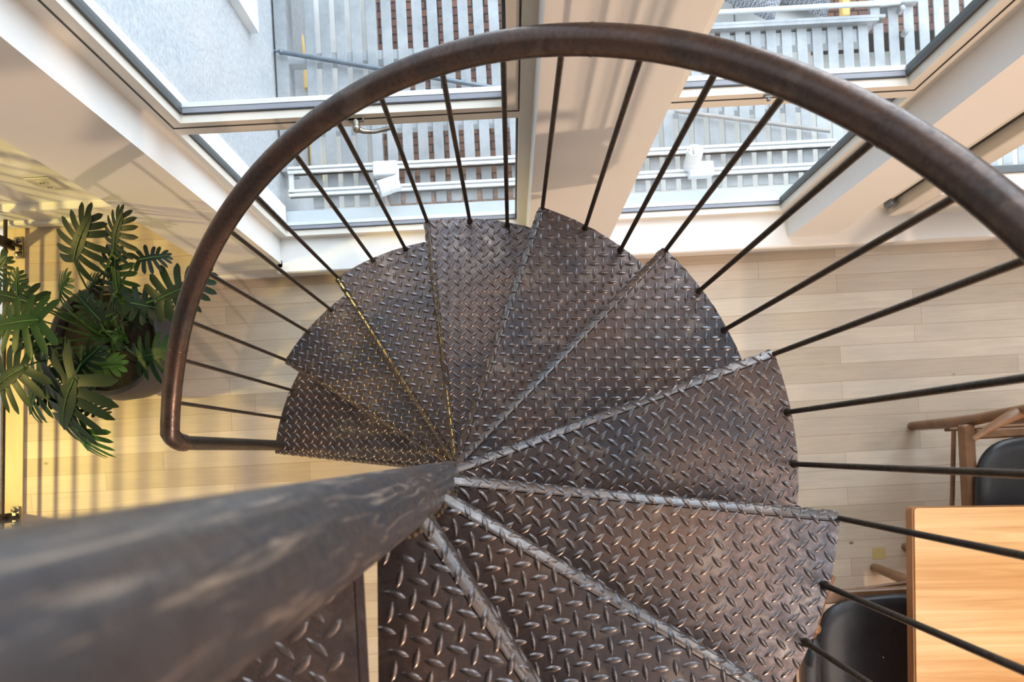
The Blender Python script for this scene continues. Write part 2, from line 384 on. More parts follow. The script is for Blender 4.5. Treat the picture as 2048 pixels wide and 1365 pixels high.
# ------------------------------------------------------------------ spiral staircase
RISE = .21; R = .775; CX, CY = -.153 * CP - .067 * SP, .153 * SP - .067 * CP
TH1 = math.radians(173.79) - PHI; DTH = math.radians(25.59); RB = .7714
st = thing('spiral_staircase', 'dark checker plate spiral staircase with round centre column and curved handrail', 'staircase', (CX, CY, 0))
RC = .0445
RHO = .017
lug_ang = {1: -50, 2: -8, 3: -10, 4: 45, 5: 0, 6: 0, 7: -32, 8: 38, 9: 8, 10: -15}
def lug_mesh():
    """unit lug outline in (t along, w across, h)"""
    vs = []; ts = [-1, -.8, -.45, 0, .45, .8, 1]
    for t_ in ts:
        w = max(.16, (1 - t_ * t_) ** .75); hh = 1 - .55 * t_ ** 6
        for ww, h in ((-1, 0), (-.55, hh), (.55, hh), (1, 0)): vs.append((t_, ww * w, h))
    n = len(ts); fs = []
    for a in range(n - 1):
        for j in range(3): fs.append((a * 4 + j, (a + 1) * 4 + j, (a + 1) * 4 + j + 1, a * 4 + j + 1))
    fs.append((0, 1, 2, 3)); fs.append((n * 4 - 1, n * 4 - 2, n * 4 - 3, n * 4 - 4))
    return vs, fs
LV, LF = lug_mesh()
def bend(s_, h):
    """s_: developed distance behind the nose; returns (plan distance behind the nose, dz)"""
    if s_ >= RHO: return s_, h
    a = min((RHO - s_) / RHO, PI / 2); ex = max(0, (RHO - s_) - RHO * PI / 2)
    return RHO - (RHO + h) * math.sin(a), -RHO + (RHO + h) * math.cos(a) - ex
def tread(i):
    th = TH1 - (i - 1) * DTH; z = i * RISE
    d = Vector((math.cos(th), math.sin(th))); n = Vector((-d.y, d.x))     # n points to the front (downhill)
    c = Vector((CX, CY)); fo = c + n * .024                                # a point of the nose line
    th2 = th - DTH - math.radians(7.4); d2 = Vector((math.cos(th2), math.sin(th2))); n2 = Vector((-d2.y, d2.x)); ro = c - n2 * .027
    def onfront(s_, back): return fo + d * s_ - n * back
    # outer ends
    def hit(o, dd):
        q = o - c; bq = q.dot(dd); return -bq + math.sqrt(bq * bq - q.dot(q) + R * R)
    sf = hit(fo - n * RHO, d); sr = hit(ro, d2)
    P0 = fo - n * RHO + d * sf; P1 = ro + d2 * sr
    a0 = math.atan2(P0.y - CY, P0.x - CX); a1 = math.atan2(P1.y - CY, P1.x - CX)
    while a1 > a0: a1 -= 2 * PI
    arc = [(CX + R * math.cos(a0 + (a1 - a0) * k / 14), CY + R * math.sin(a0 + (a1 - a0) * k / 14)) for k in range(15)]
    s_in = .02
    poly = [tuple(fo - n * RHO + d * s_in)] + arc + [tuple(ro + d2 * .02)]
    mb = MB(); mb.prism(poly[::-1], z - .005, z)
    # lugs
    L, W, HH, hp = .0150, .0056, .0022, .0247
    la = math.radians(lug_ang[i]) - PHI; ax = Vector((math.cos(la), math.sin(la))); ay = Vector((-ax.y, ax.x))
    off = Vector((random.random(), random.random())) * hp
    K = int(1.0 / hp)
    for a in range(-K, K):
        for b_ in range(-K, K):
            p = c + ax * (a * hp + off.x) + ay * (b_ * hp + off.y)
            r_ = (p - c).length
            if r_ > R + .004 or r_ < RC + .01: continue
            s_ = (fo - p).dot(n); u = (p - fo).dot(d)
            if s_ < -.024 or u < .03: continue
            if (p - ro).dot(n2) < .006 or (p - ro).dot(d2) < 0: continue
            dd, ww = (ax, ay) if (a + b_) % 2 == 0 else (ay, ax)
            ok = True; vs = []
            for (t_, w_, h_) in LV:
                q = p + dd * (t_ * L) + ww * (w_ * W)
                ql = (q - c).length
                if ql > R: q = c + (q - c) * (R / ql)
                if (q - ro).dot(n2) < 0: q = q - n2 * (q - ro).dot(n2)
                sq = (fo - q).dot(n); uq = (q - fo).dot(d)
                bs, bz = bend(sq, h_ * HH - .0002)
                w3 = fo + d * uq - n * bs
                vs.append((w3.x, w3.y, z + bz))
            mb.add(vs, LF, 1)
    o = mb.build('tread', [M['tread'], M['lug']], st, smooth=60)
    # rolled nosing
    nb = MB(); prof = [(RHO + .002, 0)] + [(RHO - RHO * math.sin(a * PI / 16), -RHO + RHO * math.cos(a * PI / 16)) for a in range(9)] + [(0, -.042), (.004, -.042), (.005, -.02), (RHO, -.005)]
    rings = []
    for s_ in (s_in, .25, .5, None):
        ring = []
        for back, dz in prof:
            o2 = fo - n * back
            q = o2 + d * (hit(o2, d) if s_ is None else s_)
            ring.append((q.x, q.y, z + dz))
        rings.append(ring)
    m = len(prof); vs = [p for r_ in rings for p in r_]
    fs = [(k * m + j, k * m + (j + 1) % m, (k + 1) * m + (j + 1) % m, (k + 1) * m + j) for k in range(3) for j in range(m)]
    fs += [tuple(range(m)), tuple(3 * m + j for j in range(m - 1, -1, -1))]
    nb.add(vs, fs); nb.build('nosing', M['nose'], o, smooth=50)
    # weld where the plate meets the column
    wb = MB()
    for k in range(9):
        a = th + math.radians(28) - k * math.radians(11)
        rr = RC + .002; wb.ball((CX + rr * math.cos(a), CY + rr * math.sin(a), z - .004 - (.012 if k < 2 else 0)), .0065 + .002 * random.random(), 8, sq=(1.1, 1.1, .8))
    wb.build('weld', M['weld'], o, smooth=60)
    return o
for i in range(1, 11): tread(i)
# column
mb = MB(); mb.tube([(CX, CY, 0), (CX, CY, .6), (CX, CY, 1.4), (CX, CY, 2.2), (CX, CY, 3.0), (CX, CY, 4.0)], RC, 64)
mb.build('column', M['column'], st, smooth=40)
mb = MB(); mb.lathe([(.001, .0), (.10, 0), (.10, .01), (RC, .012)], (CX, CY), 40); mb.build('base_plate', M['column'], st, smooth=40)
# landing plate (quarter beside the column)
ZL = 11 * RISE
lx, ly = -.172, -.056
mb = MB(); mb.box((-1.5, -1.7, ZL - .006), (lx, ly, ZL))
mb.box((lx - .008, -1.7, ZL - .052), (lx, ly, ZL - .0005)); mb.box((-1.5, ly - .008, ZL - .052), (lx - .008, ly, ZL - .0005))
la = math.radians(50) - PHI; ax = Vector((math.cos(la), math.sin(la))); ay = Vector((-ax.y, ax.x)); hp = .0247
for a in range(-90, 90):
    for b_ in range(-90, 90):
        p = Vector((-.5, -.5)) + ax * (a * hp) + ay * (b_ * hp)
        if not (-.95 < p.x < lx - .012 and -.75 < p.y < ly - .012): continue
        dd, ww = (ax, ay) if (a + b_) % 2 == 0 else (ay, ax)
        vs = []
        for (t_, w_, h_) in LV:
            q = p + dd * (t_ * .0145) + ww * (w_ * .0054); vs.append((min(q.x, lx), min(q.y, ly), ZL + h_ * .0018 - .0002))
        mb.add(vs, LF, 1)
mb.build('landing_plate', [M['tread'], M['lug']], st, smooth=60)
# handrail
LR = .838
def rp(t_, r=RB, dz=0):
    a = TH1 - (t_ - 1) * DTH
    return Vector((CX + r * math.cos(a), CY + r * math.sin(a), t_ * RISE + LR + dz))
pts = []
nw = Vector((CX + .762 * math.cos(TH1 - .012), CY + .762 * math.sin(TH1 - .012), 0))
ztop = RISE + LR + .035
def railz(t_): return 0.05 * max(0, 1 - (t_ - 1) / .8) ** 2
for z in (RISE - .02, .5, .8, ztop - .045): pts.append(Vector((nw.x, nw.y, z)))
pt1 = rp(1.09, dz=railz(1.09))
cn = Vector((nw.x, nw.y, ztop))
for k in range(1, 7):
    f = k / 7; a = Vector((nw.x, nw.y, ztop - .045)); pts.append(a * (1 - f) ** 2 + cn * (2 * f * (1 - f)) + pt1 * f * f)
nn = 110
for k in range(nn + 1):
    t_ = 1.09 + (11.2 - 1.09) * k / nn; pts.append(rp(t_, dz=railz(t_)))
mb = MB(); mb.tube(pts[3:], .0243, 24); hr = mb.build('handrail', M['rail'], st, smooth=60)
mb = MB(); mb.tube(pts[:4], .020, 24); mb.build('newel_post', M['bar'], st, smooth=60)
for t_ in (1.75, 3.6, 5.1, 6.35, 7.45, 9.0):     # weld seams of the bent rail
    a, b2 = rp(t_ - .008), rp(t_ + .008)
    mb = MB(); mb.tube([a, (a + b2) / 2, b2], [.0241, .0252, .0241], 24, caps=False); mb.build('weld_seam', M['rail'], hr, smooth=60)
# balusters: three per tread
for k in range(0, 31):
    t_ = 1 + k / 3
    if k == 0 or t_ > 11: continue
    i = int(math.floor(t_ + 1e-6)); nose = abs(t_ - i) < .01
    p = rp(t_ + .008); zb = (i - 1 if nose else i) * RISE
    if nose and i == 1: zb = i * RISE
    rb_ = RB + (.004 if nose else -.004)
    a = TH1 - (t_ + .008 - 1) * DTH + (.02 if nose else 0)
    if not nose: a = TH1 - (t_ + .008 - 1) * DTH
    x, y = CX + rb_ * math.cos(a), CY + rb_ * math.sin(a)
    mb = MB(); mb.tube([(x, y, zb), (x, y, zb + .006), (x, y, zb + .014), (x, y, p.z + .012)], [.0095, .0085, .0056, .0056], 12)
    if nose: mb.ball((CX + (RB - .002) * math.cos(a - .01), CY + (RB - .002) * math.sin(a - .01), i * RISE - .012), .010, 10)
    mb.build('baluster', M['bar'], st, smooth=50)

# ------------------------------------------------------------------ railing at the stair void on the left
ux = Vector((sl, 1, 0)).normalized()
rt = thing('floor_railing', 'dark steel railing bolted to the floor edge on the left beside the plant', 'railing', (edge_x(.4, -.03), .4, 0))
def rpos(y, off, z): return Vector((edge_x(y, off), y, z))
posts = [(.955, 0), (-.165, 0), (-1.3, 0), (-2.4, 0)]
for (py, _) in posts:
    mb = MB(); a = rpos(py, -.03, .0); mb.obar((a.x - .0, py, .035), (a.x - .0, py, 1.02), .014, .04)
    mb.box((a.x - .022, py - .008, .012), (a.x + .022, py + .008, .075))
    pst = mb.build('post', M['bar'], rt)
    mb = MB(); mb.box((a.x - .012, py - .045, .001), (a.x + .022, py + .045, .012), bev=.003); br = mb.build('bracket', M['chrome'], pst)
    for s_ in (-1, 1):
        mb = MB(); mb.lathe([(.0125, .012), (.0125, .016), (.009, .018), (.009, .026), (.001, .028)], (a.x + .004, py + s_ * .03), 10); mb.build('bolt', M['chrome'], pst, smooth=40)
for k in range(9):
    z = .075 + .105 * k
    mb = MB(); mb.tube([rpos(1.05, -.036, z), rpos(-3.0, -.036, z)], .0075, 10); mb.build('rail_bar', M['bar'], rt, smooth=50)
mb = MB(); mb.obar(rpos(1.05, -.036, 1.03), rpos(-3.0, -.036, 1.03), .045, .012); mb.build('top_rail', M['bar'], rt)

# ------------------------------------------------------------------ exterior
b = MB(); b.box((-3, 1.12, -.9), (5.5, 6, -.8)); structure(b.build('terrace_slab', M['concrete']))
b = MB(); b.box((-1.12, 1.251, -.8), (-.925, 5.5, 5.2)); b.box((-1.165, .968, -.8), (-.925, 1.251, 5.2)); structure(b.build('wall_exterior', M['stucco']))
b = MB(); b.box((-.90, YO + .008, -.4), (4.3, 1.06, -.03)); structure(b.build('trim_2', M['ledgehaze']))
# window in the exterior wall
xw = -.925
def onx(u, v, X):   # point of the plane x = X seen at pixel (u, v)
    k = X / ((u - NX) * CP + (NY - v) * SP); return Vector((X, (-(u - NX) * SP + (NY - v) * CP) * k, H - FPX * k))
q = onx(500, 68, xw)
w = thing('window_3', loc=(xw, q.y, q.z)); structure(w)
mb = MB()
mb.box((xw - .02, q.y, q.z), (xw + .035, q.y + .05, q.z + 1.3)); mb.box((xw - .02, q.y + .05, q.z), (xw + .035, q.y + .9, q.z + .05)); mb.box((xw - .02, q.y + .9, q.z), (xw + .035, q.y + .95, q.z + 1.3)); mb.box((xw - .02, q.y + .05, q.z + 1.25), (xw + .035, q.y + .9, q.z + 1.3))
mb.build('window_frame', M['ltrack'], w)
mb = MB(); mb.box((xw + .004, q.y + .05, q.z + .05), (xw + .010, q.y + .9, q.z + 1.25)); mb.build('glass_pane', M['rodm'], w)
# timber tiles below the grating
tz = -.62
def tile_field(name, x0, x1, y0, y1, label):
    mb = MB(); mb.box((x0, y0, -.8), (x1, y1, tz)); o = mb.build(name, M['tiles']); return structure(o)
tile_field('floor_terrace', at(752, 0, tz).x, .42, 1.3, 3.6, '')
tile_field('floor_terrace', at(1655, 0, tz).x - .02, 3.9, 2.0, 3.8, '')
# grating balcony
bal = thing('balcony_grating', 'galvanised slatted balcony outside the windows', 'balcony', (.4, 1.7, -.4))
ZB = -.05; pitch = 30.7 * (H - ZB) / FPX; wS = .0435
mb = MB(); k0 = at(749.6, 0, ZB).x - pitch * 40
k = 0; X = k0
while X < 3.9:
    if X > -.86:
        if X + wS > .42 and X < 1.60: y1 = 1.735
        else: y1 = 2.6
        mb.box((X + pitch - wS, 1.075, ZB - .006), (X + pitch, y1, ZB), bev=.0015)
    X += pitch
mb.build('slats', M['galv'], bal)
for (xa, xb, ya, yb, zz, h) in ((-.9, .42, 1.695, 1.735, ZB - .008, .05), (-.9, 3.9, 1.40, 1.47, ZB - .008, .05), (-.9, .42, 2.25, 2.30, ZB - .008, .05), (.42, 1.6, 1.665, 1.72, ZB - .008, .06), (1.6, 3.9, 1.92, 1.97, ZB - .008, .06)):
    mb = MB(); mb.box((xa, ya, zz - h), (xb, yb, zz)); mb.build('bearer', M['galv'], bal)
mb = MB(); mb.box((-.915, 1.235, ZB - .09), (-.865, 2.6, ZB + .004)); mb.build('edge_beam', M['galv'], bal)
mb = MB(); mb.box((.42, 1.73, ZB - .1), (1.63, 1.742, ZB + .03)); mb.box((.42, 1.742, ZB + .018), (1.66, 1.757, ZB + .03), bev=.002); mb.build('edge_beam', M['galv'], bal)
mb = MB(); mb.box((1.60, 1.742, ZB + .002), (1.64, 2.6, ZB + .02)); mb.box((1.61, 1.80, ZB), (1.80, 1.86, ZB + .03), bev=.003); mb.build('gusset_plate', M['galv'], bal)
for u, v in ((1811, 64), (1803, 18)):
    q = at(u, v, ZB + .02); mb = MB(); mb.lathe([(.013, ZB), (.013, ZB + .03), (.009, ZB + .034), (.001, ZB + .036)], (q.x, q.y), 6); mb.build('bolt', M['galv'], bal)
a, b2 = at(562, 104, ZB + .03), at(1030, 183, ZB + .03)
mb = MB(); mb.tube([a, b2], .0095, 14); mb.tube([a - (b2 - a).normalized() * .03, a], .005, 8); mb.ball(a, .012, 10); mb.build('tie_rod', M['rodm'], bal, smooth=50)
a, b2 = at(1350, 222, ZB + .03), at(1660, 262, ZB + .03)
mb = MB(); mb.tube([a, b2], .0085, 14); mb.build('tie_rod', M['rodp'], bal, smooth=50)
a, b2 = at(1405, 27, -.02), at(1800, 4, -.02)
mb = MB(); mb.tube([a, b2], .0105, 14); mb.build('pipe_rail', M['pipe'], bal, smooth=50)
a, b2 = at(1748, 42, -.14), at(1815, -30, -.05)
mb = MB(); mb.obar(a, b2, .05, .02); mb.build('stringer', M['galv'], bal)
# yellow timbers under the slats
for (p0, p1, wd, lab) in (((593, 60), (606, 180), .055, 'yellow timber batten under the slats near the stucco wall, farther from the window'), ((629, 262), (636, 360), .05, 'yellow timber batten under the slats, nearest the window glass'), ((1689, -40), (1689, 34), .035, 'short orange-yellow batten lying on the brown tiles beyond the balcony edge')):
    a, b2 = at(*p0, -.55), at(*p1, -.55); mb = MB(); mb.obar(a, b2, wd, .04)
    tag(mb.build('timber_batten', M['yellow']), lab, 'batten', 'yellow battens')
# white bench slabs with cushions
sz = -.30
a, b2 = at(1395, 62, sz), at(1654, 50, sz)
bn = thing('terrace_bench', 'off-white slab bench on the lower terrace beyond the balcony edge', 'bench', ((a.x + b2.x) / 2, 2.3, -.8))
xm = at(1471, 55, sz).x
for x0, x1 in ((a.x - .5, xm - .003), (xm + .003, b2.x)):
    mb = MB(); mb.box((x0, 1.80, sz - .06), (x1, 2.75, sz), bev=.006); mb.build('seat_slab', M['slab'], bn)
mb = MB(); mb.box((a.x - .48, 1.9, -.8), (b2.x - .04, 2.7, sz - .06)); mb.build('base', M['concrete'], bn)
def cushion(cu, cv, z, size, ang, label):
    c = at(cu, cv, z + .06); n_ = 14; mb = MB()
    for s_ in (1, -1):
        vs = []; fs = []
        for a in range(n_ + 1):
            for b_ in range(n_ + 1):
                x, y = -1 + 2 * a / n_, -1 + 2 * b_ / n_
                hgt = ((1 - x ** 4) * (1 - y ** 4)) ** .5 * .055
                k = 1 - .07 * (1 - abs(x)) * abs(y) ** 3 ; kx = 1 - .07 * (1 - abs(y)) * abs(x) ** 3
                px, py = x * kx * size / 2, y * k * size / 2
                vs.append((px * math.cos(ang) - py * math.sin(ang), px * math.sin(ang) + py * math.cos(ang), s_ * hgt))
        for a in range(n_):
            for b_ in range(n_):
                q_ = (a * (n_ + 1) + b_, (a + 1) * (n_ + 1) + b_, (a + 1) * (n_ + 1) + b_ + 1, a * (n_ + 1) + b_ + 1); fs.append(q_ if s_ > 0 else q_[::-1])
        mb.add(vs, fs)
    o = mb.build('cushion', M['weave'], smooth=True); o.location = (c.x, c.y, z + .056)
    return tag(o, label, 'cushion', 'woven cushions on the bench')
cushion(1496, -74, sz + .125, .40, math.radians(-25), 'grey woven cushion on the bench leaning on its neighbour, corner toward the balcony edge')
cushion(1590, -80, sz, .42, math.radians(-19), 'grey woven cushion on the bench lying lower, nearer the brown tiles')
# solid stand-ins, outside the lower panes, for track lights reflected in the glass
def track(name, xa, xb, hx, label, up):
    t = thing(name, label, 'reflection', ((xa + xb) / 2, 1.17, -.03))
    for yc, zc in ((1.225, -.02), (1.13, -.02)):
        mb = MB(); mb.box((xa, yc - .014, zc - .02), (xb, yc - .004, zc + .012)); mb.box((xa, yc + .004, zc - .02), (xb, yc + .014, zc + .012)); mb.box((xa, yc - .014, zc - .02), (xb, yc + .014, zc)); mb.build('track', M['ltrack'], t)
    for q0 in (xa, xb - .02):
        mb = MB(); mb.box((q0, 1.13, -.034), (q0 + .02, 1.225, -.02)); mb.build('end_bracket', M['ltrack'], t)
    mb = MB(); y0 = 1.17 if not up else 1.10; mb.box((hx - .05, y0, -.015), (hx + .05, y0 + .06, .03), bev=.004); mb.build('driver_box', M['ltrack'], t)
    hd = MB()
    if up:
        a = Vector((hx - .035, 1.15, .0)); ax_ = Vector((0, .5, 1)).normalized()
    else:
        a = Vector((hx + .055, 1.135, .03)); ax_ = Vector((-1, -.35, .2)).normalized()
        hd.tube([(hx + .05, 1.20, .02), (hx + .05, 1.15, .035)], .008, 10)
    L_ = .085; r_ = .033
    a = a - ax_ * (0 if up else -.0)
    ps = [a, a + ax_ * (L_ * .48), a + ax_ * (L_ * .5), a + ax_ * (L_ * .52), a + ax_ * L_, a + ax_ * L_, a + ax_ * (L_ * .93)]
    hd.tube(ps, [r_, r_, r_ * .95, r_, r_, r_ * .86, r_ * .82], 24)
    hd.build('lamp_head', M['ltrack'], t, smooth=40)
    mb = MB(); mb.tube([a + ax_ * (L_ * .93), a + ax_ * (L_ * .94)], r_ * .8, 20); mb.build('lens', M['alu'], t)
track('track_reflection', -.88, .10, at(772, 350, 0).x, 'stand-in outside the left window for a reflected white track spotlight, head pointing sideways', False)
track('track_reflection', .44, 1.42, at(1400, 340, 0).x, 'stand-in outside the middle window for a reflected white track spotlight, head pointing up', True)

# ------------------------------------------------------------------ plant
pc = at(208, 682, .34)
pl = thing('potted_philodendron', 'large split-leaf philodendron in a round graphite pot on the wooden floor', 'plant', (pc.x, pc.y, 0))
mb = MB(); mb.lathe([(.001, 0), (.14, 0), (.165, .02), (.20, .12), (.214, .22), (.212, .30), (.205, .34), (.196, .345), (.186, .338), (.184, .30), (.15, .29), (.001, .29)], (pc.x, pc.y), 56)
mb.build('pot', M['pot'], pl, smooth=50)
mb = MB(); n_ = 22; vs = []; fs = []
for a in range(9):
    for j in range(n_):
        r_ = .185 * a / 8; an = 2 * PI * j / n_; vs.append((pc.x + r_ * math.cos(an), pc.y + r_ * math.sin(an), .302 + random.uniform(-.006, .012)))
for a in range(8):
    for j in range(n_): fs.append((a * n_ + j, a * n_ + (j + 1) % n_, (a + 1) * n_ + (j + 1) % n_, (a + 1) * n_ + j))
mb.add(vs, fs); mb.build('soil', M['soil'], pl, smooth=60)
leaves = MB(); stems = MB()
def leaf(base, tip, tone, width=1.0, droop=.25, roll=0.0, npair=7):
    base, tip = Vector(base), Vector(tip); ax_ = tip - base; L = ax_.length; t = ax_ / L
    side = t.cross(Vector((0, 0, 1))).normalized(); up = side.cross(t).normalized()
    if roll: side, up = side * math.cos(roll) + up * math.sin(roll), up * math.cos(roll) - side * math.sin(roll)
    def P(a, s_):  # a along 0..1, s_ across in units of L
        arch = droop * L * (a * (1 - a) * 1.2) - droop * L * .55 * abs(s_) ** 1.6 * 2.0
        return base + t * (a * L) + side * (s_ * L) + up * arch
    # central body
    st_ = 14; vs = []; fs = []
    for k in range(st_ + 1):
        a = k / st_; w_ = (.125 * math.sin(min(1, a * 1.9 + .12) * PI * .5) * (1 - a) ** .45 + .006) * width
        for s_ in (-1, -.45, 0, .45, 1):
            q = P(a, w_ * s_); 
            if s_ == 0: q = q - up * (.010 * L)
            vs.append(q)
    for k in range(st_):
        for j in range(4): fs.append((k * 5 + j, k * 5 + j + 1, (k + 1) * 5 + j + 1, (k + 1) * 5 + j))
    leaves.add(vs, fs, 0, tone)
    # finger lobes
    for s_ in (-1, 1):
        for k in range(npair):
            f = k / (npair - 1); a0 = .03 + .80 * f
            ang = math.radians(128 - 98 * f + random.uniform(-5, 5))
            ln = (.50 - .30 * abs(f - .28) ** 1.1) * width * random.uniform(.9, 1.06) if f > .15 else .40 * width
            if f > .85: ln *= .8
            hw = .060 * (1.12 - .3 * f) * (0.85 + .3 * width)
            vs = []; fs = []
            curl = random.uniform(.05, .16)
            seg = 7
            for g in range(seg + 1):
                e = g / seg; aa = a0 + math.cos(ang) * ln * e + curl * e * e * ln
                ss = math.sin(ang) * ln * e
                # perpendicular
                pa, psx = -math.sin(ang), math.cos(ang)
                prof_w = hw * (1 - .28 * math.sin(e * PI * .7)) * (1 + .35 * math.sin(PI * max(0, e - .2))) * (1 if e < .72 else math.sqrt(max(0.02, 1 - ((e - .72) / .285) ** 2)))
                for w_ in (-1, 0, 1):
                    q = P(aa + pa * prof_w * w_, s_ * (ss + psx * prof_w * w_))
                    q = q - up * ((.012 * L if w_ == 0 else 0) + (.05 + .05 * curl) * L * e * e)
                    vs.append(q)
            for g in range(seg):
                for j in range(2):
                    q_ = (g * 3 + j, g * 3 + j + 1, (g + 1) * 3 + j + 1, (g + 1) * 3 + j); fs.append(q_)
            leaves.add(vs, fs, 0, tone)
    # midrib
    stems.tube([P(k / 6, 0) + up * .001 for k in range(7)], [.0024 - .0003 * k for k in range(7)], 6)
def stem(root, base, dirn):
    root, base = Vector(root), Vector(base); mid = (root + base) / 2 + Vector((0, 0, .10)); pts = []
    for k in range(11):
        f = k / 10; pts.append(root * (1 - f) ** 2 + mid * 2 * f * (1 - f) + base * f * f)
    stems.tube(pts, [.0048 - .00022 * k for k in range(11)], 8)
# (base px, tip px, z base, z tip, tone, width)
LS = [((148, 520), (182, 428), .86, .92, .08, 1.0), ((228, 498), (246, 424), .90, .96, .04, 1.0), ((278, 520), (340, 512), .84, .80, .06, .95),
      ((236, 580), (232, 500), .76, .84, .35, .9), ((232, 590), (224, 530), .70, .80, .85, .55), ((318, 598), (420, 556), .80, .78, .10, .9),
      ((262, 606), (345, 622), .78, .70, .22, .85), ((200, 640), (155, 590), .80, .86, .20, .85), ((78, 640), (-8, 655), .86, .84, .5, 1.25),
      ((36, 590), (38, 540), .80, .86, .35, .7), ((120, 600), (138, 552), .74, .84, .4, .7), ((62, 605), (-20, 585), .70, .66, .18, .8),
      ((48, 735), (-20, 790), .84, .78, .2, 1.1), ((75, 700), (20, 640), .76, .80, .12, .9), ((90, 740), (60, 830), .74, .62, .42, .8),
      ((148, 758), (128, 860), .84, .70, .12, 1.15), ((150, 745), (205, 690), .72, .74, .15, .8), ((160, 800), (215, 830), .74, .66, .14, .9), ((172, 862), (176, 902), .70, .60, .75, 1.3),
      ((168, 735), (248, 730), .62, .66, .95, .75), ((280, 716), (352, 700), .70, .72, .45, 1.15), ((238, 668), (232, 700), .60, .54, .6, .7),
      ((232, 625), (242, 590), .62, .72, .6, .7), ((-12, 552), (14, 512), .80, .84, .35, .9), ((100, 790), (60, 760), .66, .62, .3, .9), ((258, 640), (300, 600), .62, .60, .15, .9),
      ((105, 690), (60, 670), .62, .60, .15, .9), ((175, 590), (200, 555), .66, .72, .12, .8), ((110, 840), (70, 870), .58, .5, .1, .0)]
for (bp, tp, z0, z1, tone, wd) in LS:
    if wd <= 0: continue
    b0, t0 = at(*bp, z0), at(*tp, z1)
    leaf(b0, t0, tone, width=wd * 1.25, droop=.22, roll=random.uniform(-.3, .3))
    root = Vector((pc.x + random.uniform(-.05, .07), pc.y + random.uniform(-.05, .05), .30))
    stem(root, b0, None)
fo_ = leaves.build('foliage', M['leaf'], pl, smooth=60, attr='tone')
stems.build('stems', M['stem'], pl, smooth=60)
# yellowed tape square on the planks
q = at(1758, 1107, 0); mb = MB(); mb.box((q.x - .027, q.y - .024, 0), (q.x + .027, q.y + .024, .0012))
tag(mb.build('tape_patch', plain('yellowed_tape', (.48, .37, .15), .5)), 'small square of yellowed tape stuck on the floor left of the table', 'tape')
# ------------------------------------------------------------------ table
tr = -.040
tc = at(1829, 1017, .74)
tb = thing('dining_table', 'honey coloured wooden dining table with darker edge, right of the stairs', 'table', (tc.x, tc.y, 0), tr, world=False)
# local axes: +x to the right along the far edge, -y toward the viewer's side
def rrect(x0, y0, x1, y1, r, n=6):
    pts = []
    for cx_, cy_, a0 in ((x1 - r, y1 - r, 0), (x0 + r, y1 - r, PI / 2), (x0 + r, y0 + r, PI), (x1 - r, y0 + r, 3 * PI / 2)):
        for k in range(n + 1): a = a0 + PI / 2 * k / n; pts.append((cx_ + r * math.cos(a), cy_ + r * math.sin(a)))
    return pts
mb = MB(); mb.prism(rrect(.0, -1.0, 1.9, .0, .012), .712, .740, 0); mb.build('tabletop', M['tabletop'], tb)
mb = MB(); mb.prism(rrect(-.006, -1.006, 1.906, .003, .014), .698, .735, 0); mb.build('table_edge', M['walnut'], tb)
mb = MB(); mb.lathe([(.001, 0), (.26, 0), (.26, .018), (.10, .03), (.045, .06), (.04, .35), (.05, .66), (.16, .70), (.001, .70)], (1.0, -.55), 36); mb.build('pedestal', M['walnut'], tb, smooth=40)

